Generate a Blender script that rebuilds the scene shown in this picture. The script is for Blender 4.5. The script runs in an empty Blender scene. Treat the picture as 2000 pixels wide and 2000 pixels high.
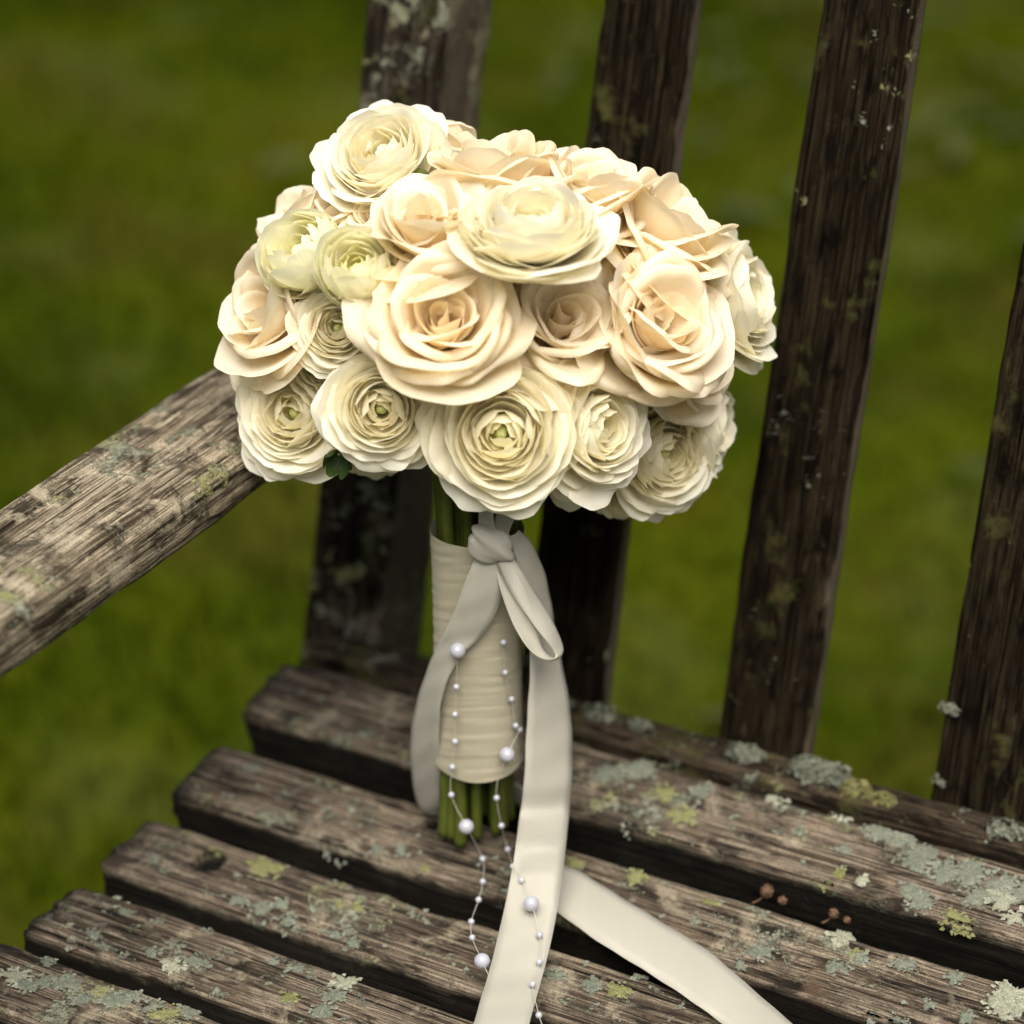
import bpy, math, random
import numpy as np
from mathutils import Vector, Matrix
R = math.radians
S = bpy.context.scene
COL = S.collection

# ------------------------------------------------------------------ camera
cd = bpy.data.cameras.new('camera'); cam = bpy.data.objects.new('camera', cd); COL.objects.link(cam)
S.camera = cam
CAM = Vector((0.6818, -0.7145, 0.7593))
FW = Vector((-0.42865, 0.78616, -0.44520))
cam.location = CAM
cam.rotation_euler = FW.to_track_quat('-Z', 'Y').to_euler()
cd.sensor_fit = 'HORIZONTAL'; cd.sensor_width = 24.0; cd.lens = 24.0 * 4938.3 / 2000.0
cd.clip_start = 0.02; cd.clip_end = 600
cd.dof.use_dof = True; cd.dof.focus_distance = 1.145; cd.dof.aperture_fstop = 2.4; cd.dof.aperture_blades = 9

# ------------------------------------------------------------------ sky, sun, exposure
SUN_EL, SUN_AZ = 61.0, 150.0          # azimuth measured from +Y (behind the bench) towards +X
W = bpy.data.worlds.new('World'); S.world = W; W.use_nodes = True
nt = W.node_tree; nt.nodes.clear()
sky = nt.nodes.new('ShaderNodeTexSky'); sky.sky_type = 'NISHITA'; sky.sun_disc = False
sky.sun_elevation = R(SUN_EL); sky.sun_rotation = R(SUN_AZ); sky.dust_density = 3.0; sky.ozone_density = 0.6; sky.air_density = 1.0
bg = nt.nodes.new('ShaderNodeBackground'); bg.inputs['Strength'].default_value = 0.07
wo = nt.nodes.new('ShaderNodeOutputWorld')
tint = nt.nodes.new('ShaderNodeMix'); tint.data_type = 'RGBA'; tint.blend_type = 'MULTIPLY'; tint.inputs[0].default_value = 1.0
tint.inputs[7].default_value = (1.0, 0.90, 0.74, 1)      # daylight white balance of the photograph
nt.links.new(sky.outputs[0], tint.inputs[6]); nt.links.new(tint.outputs[2], bg.inputs[0]); nt.links.new(bg.outputs[0], wo.inputs[0])
sl = bpy.data.lights.new('sun', 'SUN'); so = bpy.data.objects.new('sun', sl); COL.objects.link(so)
sl.energy = 4.0; sl.angle = R(50); sl.color = (1.0, 0.955, 0.87)
sd = Vector((math.sin(R(SUN_AZ)) * math.cos(R(SUN_EL)), math.cos(R(SUN_AZ)) * math.cos(R(SUN_EL)), math.sin(R(SUN_EL))))
so.rotation_euler = (-sd).to_track_quat('-Z', 'Y').to_euler(); so.location = (0, 0, 5)
S.view_settings.view_transform = 'Standard'; S.view_settings.look = 'None'
S.view_settings.exposure = 0.70; S.view_settings.gamma = 1.0; S.view_settings.use_curve_mapping = False
S.render.engine = 'CYCLES'
S.cycles.use_denoising = True
S.cycles.max_bounces = 10; S.cycles.diffuse_bounces = 6; S.cycles.transmission_bounces = 8

# ------------------------------------------------------------------ helpers
def tag(o, label=None, cat=None, group=None, kind=None):
    if label: o['label'] = label
    if cat: o['category'] = cat
    if group: o['group'] = group
    if kind: o['kind'] = kind
    return o
def empty(name, loc=(0, 0, 0), parent=None):
    o = bpy.data.objects.new(name, None); COL.objects.link(o); o.empty_display_size = 0.02
    o.location = loc; o.parent = parent
    return o
def mesh(name, V, F, mat, parent=None, smooth=True, attrs=None):
    m = bpy.data.meshes.new(name)
    V = np.asarray(V, dtype=np.float32)
    if isinstance(F, np.ndarray):
        k = F.shape[1]
        m.vertices.add(len(V)); m.vertices.foreach_set('co', V.ravel())
        m.loops.add(F.size); m.loops.foreach_set('vertex_index', F.ravel().astype(np.int32))
        m.polygons.add(len(F)); m.polygons.foreach_set('loop_start', np.arange(0, F.size, k, dtype=np.int32))
        m.update(calc_edges=True); m.validate()
    else:
        m.from_pydata([tuple(map(float, v)) for v in V], [], F)
    if smooth: m.polygons.foreach_set('use_smooth', [True] * len(m.polygons))
    for n, a in (attrs or {}).items():
        at = m.attributes.new(n, 'FLOAT', 'POINT'); at.data.foreach_set('value', np.asarray(a, dtype=np.float32).ravel())
    m.materials.append(mat)
    o = bpy.data.objects.new(name, m); COL.objects.link(o)
    if parent: o.parent = parent; o.matrix_parent_inverse = Matrix.Translation(-world_loc(parent))
    return o
def world_loc(o):
    p = Vector(o.location)
    while o.parent: o = o.parent; p += Vector(o.location) if o.type == 'EMPTY' else Vector((0, 0, 0))
    return p
def gridf(nu, nv, cu=False):
    # quads of a (nv rows) x (nu columns) grid; cu closes the columns into a ring
    c = nu if cu else nu - 1
    i, j = np.meshgrid(np.arange(c), np.arange(nv - 1))
    a = j * nu + i; b = j * nu + (i + 1) % nu
    return np.stack([a, b, b + nu, a + nu], -1).reshape(-1, 4)
def hash3(ix, iy, iz, seed):
    h = (ix * 374761393 + iy * 668265263 + iz * 2147483647 + seed * 1274126177).astype(np.int64) & 0xffffffff
    h = ((h ^ (h >> 13)) * 1274126177) & 0xffffffff
    h = ((h ^ (h >> 16)) * 2246822519) & 0xffffffff
    return ((h ^ (h >> 15)) & 0xffffff) / float(0xffffff)
def vnoise(x, y, z, seed=0):
    x, y, z = np.broadcast_arrays(x, y, z)
    ix, iy, iz = np.floor(x).astype(np.int64), np.floor(y).astype(np.int64), np.floor(z).astype(np.int64)
    fx, fy, fz = x - ix, y - iy, z - iz
    fx, fy, fz = [f * f * (3 - 2 * f) for f in (fx, fy, fz)]
    r = 0
    for dx in (0, 1):
        for dy in (0, 1):
            for dz in (0, 1):
                w = (fx if dx else 1 - fx) * (fy if dy else 1 - fy) * (fz if dz else 1 - fz)
                r = r + w * hash3(ix + dx, iy + dy, iz + dz, seed)
    return r * 2 - 1
def tube(path, rad, nseg=8, cap=True):
    path = np.asarray(path, float); n = len(path)
    rad = np.full(n, rad) if np.isscalar(rad) else np.asarray(rad)
    T = np.gradient(path, axis=0); T /= np.linalg.norm(T, axis=1)[:, None] + 1e-12
    up = np.array([0, 0, 1.]) if abs(T[0][2]) < .9 else np.array([1., 0, 0])
    V = []
    for i in range(n):
        a = np.cross(T[i], up); a /= np.linalg.norm(a) + 1e-12; b = np.cross(T[i], a); up = -np.cross(T[i], a) if False else up
        for k in range(nseg):
            t = 2 * math.pi * k / nseg
            V.append(path[i] + rad[i] * (a * math.cos(t) + b * math.sin(t)))
    F = [tuple(int(q) for q in f) for f in gridf(nseg, n, True)]
    if cap: F += [tuple(range(nseg - 1, -1, -1)), tuple(range((n - 1) * nseg, n * nseg))]
    return np.array(V), F
def smooth_path(P, n):
    P = np.asarray(P, float); t = np.linspace(0, len(P) - 1, n); out = []
    for q in t:
        i = min(int(q), len(P) - 2); u = q - i
        p0, p1, p2, p3 = P[max(i - 1, 0)], P[i], P[i + 1], P[min(i + 2, len(P) - 1)]
        out.append(0.5 * ((2 * p1) + (-p0 + p2) * u + (2 * p0 - 5 * p1 + 4 * p2 - p3) * u * u + (-p0 + 3 * p1 - 3 * p2 + p3) * u ** 3))
    return np.array(out)

# ------------------------------------------------------------------ materials
class NT:
    def __init__(s, name):
        s.m = bpy.data.materials.new(name); s.m.use_nodes = True; s.t = s.m.node_tree; s.t.nodes.clear()
        s.out = s.n('ShaderNodeOutputMaterial')
    def n(s, typ, **kw):
        o = s.t.nodes.new(typ)
        for k, v in kw.items():
            if k in o.inputs.keys() if hasattr(o.inputs, 'keys') else False: s.i(o, k, v)
            else: setattr(o, k, v)
        return o
    def i(s, o, k, v):
        if hasattr(v, 'bl_idname') or isinstance(v, bpy.types.NodeSocket):
            s.t.links.new(v if isinstance(v, bpy.types.NodeSocket) else v.outputs[0], o.inputs[k])
        else: o.inputs[k].default_value = v
    def mixc(s, f, a, b, mode='MIX'):
        o = s.t.nodes.new('ShaderNodeMix'); o.data_type = 'RGBA'; o.blend_type = mode
        for k, v in ((0, f), (6, a), (7, b)):
            if isinstance(v, (tuple, list)) and len(v) == 3: v = (*v, 1)
            s.i(o, k, v)
        return o.outputs[2]
    def math(s, op, a, b=None, clamp=False):
        o = s.t.nodes.new('ShaderNodeMath'); o.operation = op; o.use_clamp = clamp
        s.i(o, 0, a)
        if b is not None: s.i(o, 1, b)
        return o.outputs[0]
    def ramp(s, f, stops):
        o = s.t.nodes.new('ShaderNodeValToRGB'); e = o.color_ramp.elements
        while len(e) > 1: e.remove(e[-1])
        for k, (p, c) in enumerate(stops):
            q = e[0] if k == 0 else e.new(p)
            q.position = p; q.color = (*c, 1) if len(c) == 3 else c
        s.i(o, 0, f); return o.outputs[0]
    def noise(s, vec, scale, detail=4, rough=.55, dist=0):
        o = s.t.nodes.new('ShaderNodeTexNoise'); s.i(o, 'Scale', scale); s.i(o, 'Detail', detail); s.i(o, 'Roughness', rough); s.i(o, 'Distortion', dist)
        if vec is not None: s.i(o, 'Vector', vec)
        return o.outputs[0]
    def mapping(s, vec, scale=(1, 1, 1), loc=(0, 0, 0)):
        o = s.t.nodes.new('ShaderNodeMapping'); s.i(o, 'Vector', vec); s.i(o, 'Scale', scale); s.i(o, 'Location', loc); return o.outputs[0]
    def attr(s, name):
        o = s.t.nodes.new('ShaderNodeAttribute'); o.attribute_name = name; return o
    def bump(s, h, strength, dist, normal=None):
        o = s.t.nodes.new('ShaderNodeBump'); s.i(o, 'Height', h); s.i(o, 'Strength', strength); s.i(o, 'Distance', dist)
        if normal is not None: s.i(o, 'Normal', normal)
        return o.outputs[0]
    def bsdf(s, col, rough=.7, spec=.3, normal=None, **kw):
        o = s.t.nodes.new('ShaderNodeBsdfPrincipled')
        if isinstance(col, (tuple, list)): col = (*col, 1)
        s.i(o, 'Base Color', col); s.i(o, 'Roughness', rough); s.i(o, 'Specular IOR Level', spec)
        if normal is not None: s.i(o, 'Normal', normal)
        for k, v in kw.items(): s.i(o, k, v)
        return o
    def end(s, sh): s.t.links.new(sh if isinstance(sh, bpy.types.NodeSocket) else sh.outputs[0], s.out.inputs[0]); return s.m

def wood(name, axis, light, mid, dark, lichen=0.5, moss=0.0, rough_scale=1.0, shade_stain=0.0, pale=0.0, mottle=0.0):
    """weathered timber; grain along local axis 0 (x), 1 (y) or 2 (z)"""
    t = NT(name)
    tc = t.n('ShaderNodeTexCoord').outputs['Object']
    oi = t.n('ShaderNodeObjectInfo')
    off = t.n('ShaderNodeCombineXYZ'); t.i(off, 0, t.math('MULTIPLY', oi.outputs['Random'], 7.3)); t.i(off, 1, t.math('MULTIPLY', oi.outputs['Random'], 3.1))
    va = t.n('ShaderNodeVectorMath'); va.operation = 'ADD'; t.i(va, 0, tc); t.i(va, 1, off.outputs[0]); P = va.outputs[0]
    def sc(al, ac): return tuple(al if k == axis else ac for k in range(3))
    warp = t.noise(P, 9, 2)
    wv = t.n('ShaderNodeVectorMath'); wv.operation = 'SCALE'; t.i(wv, 0, t.n('ShaderNodeCombineXYZ').outputs[0])
    fib = t.noise(t.mapping(P, sc(10, 760)), 1, 4, .6, .2)
    fib2 = t.noise(t.mapping(P, sc(30, 1900)), 1, 3, .6)
    big = t.noise(t.mapping(P, sc(7, 45)), 1, 5, .62, .6)
    crack = t.noise(t.mapping(P, sc(6, 330)), 1, 2, .5, .4)
    ck = t.ramp(crack, [(.30, (0, 0, 0)), (.40, (1, 1, 1))])
    blot = t.noise(t.mapping(P, sc(34, 130)), 1, 6, .68, .5)
    col = t.ramp(t.math('ADD', t.math('MULTIPLY', fib, .72), t.math('MULTIPLY', big, .28)), [(.38, dark), (.465, mid), (.52, tuple(.5 * (a + b) for a, b in zip(mid, light))), (.58, light)])
    col = t.mixc(t.ramp(fib2, [(.36, (.75, .75, .75)), (.52, (0, 0, 0))]), col, dark)
    col = t.mixc(t.ramp(blot, [(.38, (0.9, 0.9, 0.9)), (.50, (0, 0, 0))]), col, tuple(c * .8 for c in dark))
    red = t.noise(P, 38, 4, .6)
    col = t.mixc(t.ramp(red, [(.58, (0, 0, 0)), (.72, (.35, .35, .35))]), col, tuple(c * q for c, q in zip(light, (.68, .54, .48))))
    col = t.mixc(ck, tuple(c * .35 for c in dark), col)
    if mottle > 0:
        mo = t.noise(P, 42, 8, .75, .5); mo2 = t.noise(P, 9, 2)
        col = t.mixc(t.ramp(t.math('ADD', mo, t.math('MULTIPLY', t.math('SUBTRACT', mo2, .5), .35)), [(.38, (mottle,) * 3), (.47, (0, 0, 0))]), col, (.028, .022, .016))
        col = t.mixc(t.ramp(t.noise(t.mapping(P, (1, 1, 1), (3, 1, 2)), 36, 7, .7, .4), [(.55, (0, 0, 0)), (.64, (mottle * .7,) * 3)]), col, (.50, .44, .32))
    h = t.math('ADD', t.math('MULTIPLY', fib, .55), t.math('ADD', t.math('MULTIPLY', fib2, .3), t.math('MULTIPLY', ck, .5)))
    if lichen > 0:
        ln = t.noise(P, 62, 7, .72, .3); lsp = t.noise(P, 480, 3, .6); reg = t.noise(P, 15, 3, .55)
        lm = t.math('ADD', ln, t.math('MULTIPLY', t.math('SUBTRACT', lsp, .5), .30))
        lm = t.math('ADD', lm, t.math('MULTIPLY', t.math('SUBTRACT', reg, .5), .55))
        e = .68 - .14 * lichen
        lmask = t.ramp(lm, [(e, (0, 0, 0)), (e + .035, (.9, .9, .9))])
        lc = t.ramp(t.noise(P, 300, 3), [(.3, (.09, .095, .065)), (.5, (.18, .19, .14)), (.7, (.27, .285, .23))])
        lc = t.mixc(t.ramp(t.noise(P, 21, 2), [(.5, (0, 0, 0)), (.62, (.6, .6, .6))]), lc, (.26, .25, .085))
        col = t.mixc(lmask, col, lc)
        h = t.math('ADD', h, t.math('MULTIPLY', lmask, t.math('ADD', .5, lsp)))
    sep = t.n('ShaderNodeSeparateXYZ'); t.i(sep, 0, tc)
    grit = t.noise(P, 1500, 3, .7)
    col = t.mixc(t.ramp(grit, [(.40, (.55, .55, .55)), (.52, (0, 0, 0))]), col, dark)
    h = t.math('ADD', h, t.math('MULTIPLY', grit, .35))
    if shade_stain > 0:
        # shade painted into the colour below the arris, plus the naturally darker end grain
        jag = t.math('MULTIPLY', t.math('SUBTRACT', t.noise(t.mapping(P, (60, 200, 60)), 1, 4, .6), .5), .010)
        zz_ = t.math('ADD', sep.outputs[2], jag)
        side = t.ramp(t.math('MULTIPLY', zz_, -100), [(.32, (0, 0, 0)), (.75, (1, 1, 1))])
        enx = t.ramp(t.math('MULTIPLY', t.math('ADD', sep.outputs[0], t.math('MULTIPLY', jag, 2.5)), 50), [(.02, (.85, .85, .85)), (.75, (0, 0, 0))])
        shade_end = t.math('MAXIMUM', side, enx)
        col = t.mixc(t.math('MULTIPLY', shade_end, shade_stain), col, tuple(c * .45 for c in dark))
    col = t.mixc(t.attr('pit').outputs['Fac'], col, (.006, .005, .004))  # hole interiors painted near black, standing in for their deep shade
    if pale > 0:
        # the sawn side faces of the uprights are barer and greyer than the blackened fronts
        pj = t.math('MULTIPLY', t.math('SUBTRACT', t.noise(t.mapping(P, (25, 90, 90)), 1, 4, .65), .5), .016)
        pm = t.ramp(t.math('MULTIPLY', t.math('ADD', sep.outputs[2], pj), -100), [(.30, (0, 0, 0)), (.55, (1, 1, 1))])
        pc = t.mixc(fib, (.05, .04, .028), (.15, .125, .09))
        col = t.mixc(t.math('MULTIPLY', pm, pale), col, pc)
    if moss > 0:
        mm = t.ramp(t.noise(P, 34, 5, .65), [(.60 - .12 * moss, (0, 0, 0)), (.72 - .12 * moss, (.8, .8, .8))])
        col = t.mixc(mm, col, (.055, .055, .018))
    nrm = t.bump(h, .85, .0011 * rough_scale)
    return t.end(t.bsdf(col, .9, .16 if lichen > .2 and shade_stain > 0 else .03, nrm))

M_slat = wood('weathered_slat_wood', 0, (.275, .225, .168), (.086, .065, .046), (.008, .0058, .004), .74, mottle=.5, shade_stain=.95)
M_arm = wood('weathered_armrest_wood', 0, (.44, .385, .285), (.21, .17, .118), (.024, .018, .012), .72, mottle=.85)
M_rail = wood('dark_damp_rail_wood', 0, (.095, .073, .05), (.035, .026, .018), (.008, .006, .0045), .85, .4)

def petal_mat(name, edge, mid, base, trans=.50, tint=(1, 1, 1)):
    t = NT(name)
    v = t.attr('pv').outputs['Fac']; u = t.attr('pu').outputs['Fac']; k = t.attr('pk').outputs['Fac']
    col = t.ramp(v, [(0.0, base), (.42, mid), (.86, edge), (1.0, tuple(min(1, c * 1.02) for c in edge))])
    cmb = t.n('ShaderNodeCombineXYZ'); t.i(cmb, 0, t.math('MULTIPLY', u, 46)); t.i(cmb, 1, t.math('MULTIPLY', v, 1.6)); t.i(cmb, 2, t.math('MULTIPLY', k, 50))
    vein = t.noise(cmb.outputs[0], 1, 3, .6, .3)
    cmb2 = t.n('ShaderNodeCombineXYZ'); t.i(cmb2, 0, t.math('MULTIPLY', u, 4)); t.i(cmb2, 1, t.math('MULTIPLY', v, 5)); t.i(cmb2, 2, t.math('MULTIPLY', k, 80))
    blo = t.noise(cmb2.outputs[0], 1.2, 4, .6)
    col = t.mixc(t.ramp(vein, [(.35, (.22, .22, .22)), (.6, (0, 0, 0))]), col, mid)
    # a few bruised brown flecks near the rim
    fle = t.math('MULTIPLY', t.ramp(t.noise(cmb2.outputs[0], 7, 3, .7), [(.64, (0, 0, 0)), (.72, (1, 1, 1))]), t.ramp(v, [(.84, (0, 0, 0)), (1, (.40, .40, .40))]))
    col = t.mixc(fle, col, (.45, .28, .11))
    h = t.math('ADD', t.math('MULTIPLY', vein, .8), t.math('MULTIPLY', blo, .7))
    nrm = t.bump(h, .34, .0007)
    p = t.bsdf(col, .42, .30, nrm)
    tr = t.n('ShaderNodeBsdfTranslucent'); t.i(tr, 'Color', t.mixc(1.0, col, (1.0, .955, .82), 'MULTIPLY')); t.i(tr, 'Normal', nrm)
    ms = t.n('ShaderNodeMixShader'); t.i(ms, 0, trans); t.t.links.new(p.outputs[0], ms.inputs[1]); t.t.links.new(tr.outputs[0], ms.inputs[2])
    return t.end(ms)
M_rose = petal_mat('cream_rose_petal', (.94, .875, .735), (.93, .81, .60), (.92, .73, .43))
M_rosep = petal_mat('peach_rose_petal', (.94, .868, .71), (.93, .80, .575), (.915, .71, .40))
M_ran = petal_mat('white_ranunculus_petal', (.945, .93, .835), (.94, .912, .76), (.87, .84, .50), .50)
M_ranbud = petal_mat('greenish_ranunculus_bud_petal', (.93, .93, .79), (.91, .90, .62), (.72, .78, .28), .45)
M_eye = petal_mat('greenish_ranunculus_heart', (.84, .84, .62), (.70, .73, .33), (.36, .42, .08), .35)

def simple(name, col, rough=.6, spec=.3, var=.25, scale=60, bump=0.0, trans=0.0, **kw):
    t = NT(name); P = t.n('ShaderNodeTexCoord').outputs['Object']
    n = t.noise(P, scale, 4)
    c = t.mixc(n, tuple(q * (1 - var) for q in col), tuple(min(1, q * (1 + var)) for q in col))
    nr = t.bump(t.noise(P, scale * 6, 3), bump, .0006) if bump else None
    p = t.bsdf(c, rough, spec, nr, **kw)
    if trans:
        tr = t.n('ShaderNodeBsdfTranslucent'); t.i(tr, 'Color', c)
        ms = t.n('ShaderNodeMixShader'); t.i(ms, 0, trans); t.t.links.new(p.outputs[0], ms.inputs[1]); t.t.links.new(tr.outputs[0], ms.inputs[2])
        return t.end(ms)
    return t.end(p)
M_stem = simple('green_flower_stem', (.062, .08, .010), .45, .4, .6, 90, .3)
M_leaf = simple('dark_green_bud_leaf', (.045, .085, .02), .4, .4, .4, 120, .3, .2)
M_pearl = simple('pearl', (.37, .38, .44), .14, .7, .02, 40, 0, **{'Coat Weight': .5, 'Coat Roughness': .06, 'Sheen Weight': .15})
M_thread = simple('clear_thread', (.45, .43, .38), .3, .5, .1)
M_bud = simple('dry_brown_bud', (.115, .068, .042), .75, .2, .6, 500, .6)
def satin(name, col, trans):
    t = NT(name); u = t.attr('pu').outputs['Fac']; v = t.attr('pv').outputs['Fac']
    cmb = t.n('ShaderNodeCombineXYZ'); t.i(cmb, 0, t.math('MULTIPLY', u, 9)); t.i(cmb, 1, t.math('MULTIPLY', v, 55)); n = t.noise(cmb.outputs[0], 1, 4, .6)
    cw = t.n('ShaderNodeCombineXYZ'); t.i(cw, 0, t.math('MULTIPLY', u, 24)); t.i(cw, 1, t.math('MULTIPLY', v, 420))
    wv = t.n('ShaderNodeTexWave'); t.i(wv, 'Vector', cw.outputs[0]); t.i(wv, 'Scale', 1.0); wv.bands_direction = 'DIAGONAL'
    edge = t.ramp(t.math('ABSOLUTE', t.math('SUBTRACT', t.math('MULTIPLY', u, 2), 1)), [(.90, (0, 0, 0)), (.94, (.55, .55, .55)), (1, (.2, .2, .2))])
    c = t.mixc(n, tuple(q * .95 for q in col), tuple(min(.95, q * 1.04) for q in col))
    c = t.mixc(edge, c, tuple(min(.95, q * 1.12) for q in col))
    nr = t.bump(t.math('ADD', t.math('MULTIPLY', wv.outputs[1], .14), t.math('MULTIPLY', n, .9)), .45, .0009)
    p = t.bsdf(c, .28, .75, nr, **{'Sheen Weight': .2, 'Anisotropic': .5})
    tr = t.n('ShaderNodeBsdfTranslucent'); t.i(tr, 'Color', c)
    ms = t.n('ShaderNodeMixShader'); t.i(ms, 0, trans); t.t.links.new(p.outputs[0], ms.inputs[1]); t.t.links.new(tr.outputs[0], ms.inputs[2])
    return t.end(ms)
M_ribbon = satin('cream_satin_ribbon', (.60, .58, .505), .38)
M_wrap = satin('cream_satin_wrap', (.42, .385, .28), .05)
def lichen_mat(name, a, b):
    t = NT(name); k = t.attr('pk').outputs['Fac']; v = t.attr('pv').outputs['Fac']
    P = t.n('ShaderNodeTexCoord').outputs['Object']
    c = t.mixc(k, a, b); c = t.mixc(t.ramp(t.noise(P, 900, 3), [(.4, (.55, .55, .55)), (.6, (0, 0, 0))]), c, tuple(q * .45 for q in a))
    c = t.mixc(t.ramp(v, [(.55, (0, 0, 0)), (1, (.35, .35, .35))]), c, tuple(min(.7, q * 1.25) for q in b))
    return t.end(t.bsdf(c, .9, .1, t.bump(t.noise(P, 1500, 2), .6, .0005)))
M_tuft = [lichen_mat('dull_bushy_lichen', (.075, .082, .062), (.165, .175, .135)), lichen_mat('dull_yellow_lichen', (.10, .095, .035), (.18, .17, .075))]
M_lich = [lichen_mat('grey_green_lichen', (.125, .138, .105), (.225, .242, .198)), lichen_mat('yellow_green_lichen', (.15, .152, .06), (.245, .245, .125)), lichen_mat('pale_lichen', (.23, .235, .175), (.35, .36, .285))]
def ground_mat(name, blade):
    t = NT(name); P = t.n('ShaderNodeNewGeometry').outputs['Position']
    n1 = t.noise(P, 2.6, 3, .55, .6); n2 = t.noise(P, 7.0, 3, .6); n3 = t.noise(t.mapping(P, (1, 1, 1), (5, 2, 0)), 3.4, 3, .6)
    c = t.ramp(t.math('ADD', t.math('MULTIPLY', n1, .65), t.math('MULTIPLY', n2, .35)), [(.36, (.015, .0245, .0008)), (.47, (.029, .0445, .0010)), (.58, (.043, .059, .0012)), (.68, (.059, .062, .002))])
    c = t.mixc(t.ramp(n3, [(.53, (0, 0, 0)), (.66, (.6, .6, .6))]), c, (.052, .046, .007))
    n4 = t.noise(t.mapping(P, (1, 1, 1), (9, 4, 0)), 4.2, 3, .55)
    c = t.mixc(t.ramp(n4, [(.54, (0, 0, 0)), (.66, (.55, .55, .55))]), c, (.062, .075, .016))
    if not blade: c = t.mixc(.25, c, (.03, .03, .006))
    p = t.bsdf(c, .8, .0)
    if blade:
        tr = t.n('ShaderNodeBsdfTranslucent'); t.i(tr, 'Color', c)
        ms = t.n('ShaderNodeMixShader'); t.i(ms, 0, .3); t.t.links.new(p.outputs[0], ms.inputs[1]); t.t.links.new(tr.outputs[0], ms.inputs[2]); p = ms
    return t.end(p)
M_lawn = ground_mat('lawn_soil_and_grass', False); M_blade = ground_mat('grass_blades', True)
M_litter = simple('pale_fallen_leaf', (.042, .048, .014), .7, .2, .5, 8)

# ------------------------------------------------------------------ the lawn
GZ = -0.38
g = 300.0
n = 61
ax_ = np.sign(np.linspace(-1, 1, n)) * np.abs(np.linspace(-1, 1, n)) ** 3 * g
gx, gy = np.meshgrid(ax_, ax_)
gz = GZ + 0.02 * vnoise(gx * .9, gy * .9, gx * 0, 5) - 0.02
lawn = mesh('lawn', np.stack([gx, gy, gz], -1).reshape(-1, 3), gridf(n, n), M_lawn)
tag(lawn, kind='structure')
rng = np.random.default_rng(7)
nb = 110000
bx = rng.uniform(-3.8, 2.2, nb); by = rng.uniform(-.2, 5.6, nb)
ln = rng.uniform(.010, .028, nb) * (0.75 + .5 * (vnoise(bx * 1.7, by * 1.7, bx * 0, 3) + 1) / 2 * 1.2)
an = rng.uniform(0, 2 * np.pi, nb); lean = rng.uniform(.3, 1.5, nb) * ln; wd = rng.uniform(.0016, .0034, nb)
dx, dy = np.cos(an), np.sin(an)
b0 = np.stack([bx, by, np.full(nb, GZ - .025)], -1); sdv = np.stack([-dy, dx, dx * 0], -1) * wd[:, None]; fwv = np.stack([dx, dy, dx * 0], -1)
mid_ = b0 + fwv * (lean * .35)[:, None] + np.array([0, 0, 1.]) * (ln * .65 + .02)[:, None]
tip = b0 + fwv * lean[:, None] + np.array([0, 0, 1.]) * (ln + .02)[:, None]
BV = np.stack([b0 - sdv, b0 + sdv, mid_ + sdv * .8, mid_ - sdv * .8, tip + sdv * .1, tip - sdv * .1], 1).reshape(-1, 3)
base = np.arange(nb)[:, None] * 6
BF = np.concatenate([base + np.array([0, 1, 2, 3]), base + np.array([3, 2, 4, 5])], 0)
grass = mesh('grass', BV, BF, M_blade)
tag(grass, 'short soft green grass of the lawn behind the bench', 'grass', kind='stuff')
nl = 300
LV, LF = [], []
for i in range(nl):
    # fallen leaves lie in loose drifts
    while True:
        x, y = rng.uniform(-3.6, 2.0), rng.uniform(.3, 5.4)
        if vnoise(np.array(x * 1.3), np.array(y * 1.3), np.array(0.), 21) + rng.uniform(-.4, .4) > .25: break
    a = rng.uniform(0, 6.28); L = rng.uniform(.02, .05); w = L * rng.uniform(.25, .45); zt = GZ + rng.uniform(.015, .045); tl = rng.uniform(-.4, .4)
    o0 = len(LV)
    for (s, q) in ((-1, 0), (-.4, 1), (.3, .9), (1, 0), (.3, -.9), (-.4, -1)):
        LV.append((x + math.cos(a) * s * L - math.sin(a) * q * w, y + math.sin(a) * s * L + math.cos(a) * q * w, zt + tl * s * L + abs(q) * w * .3))
    LF.append(tuple(o0 + k for k in range(6)))
lit = mesh('fallen_leaves', LV, LF, M_litter)
tag(lit, 'pale dry fallen leaves scattered in the grass behind the bench', 'leaves', kind='stuff')

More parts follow.
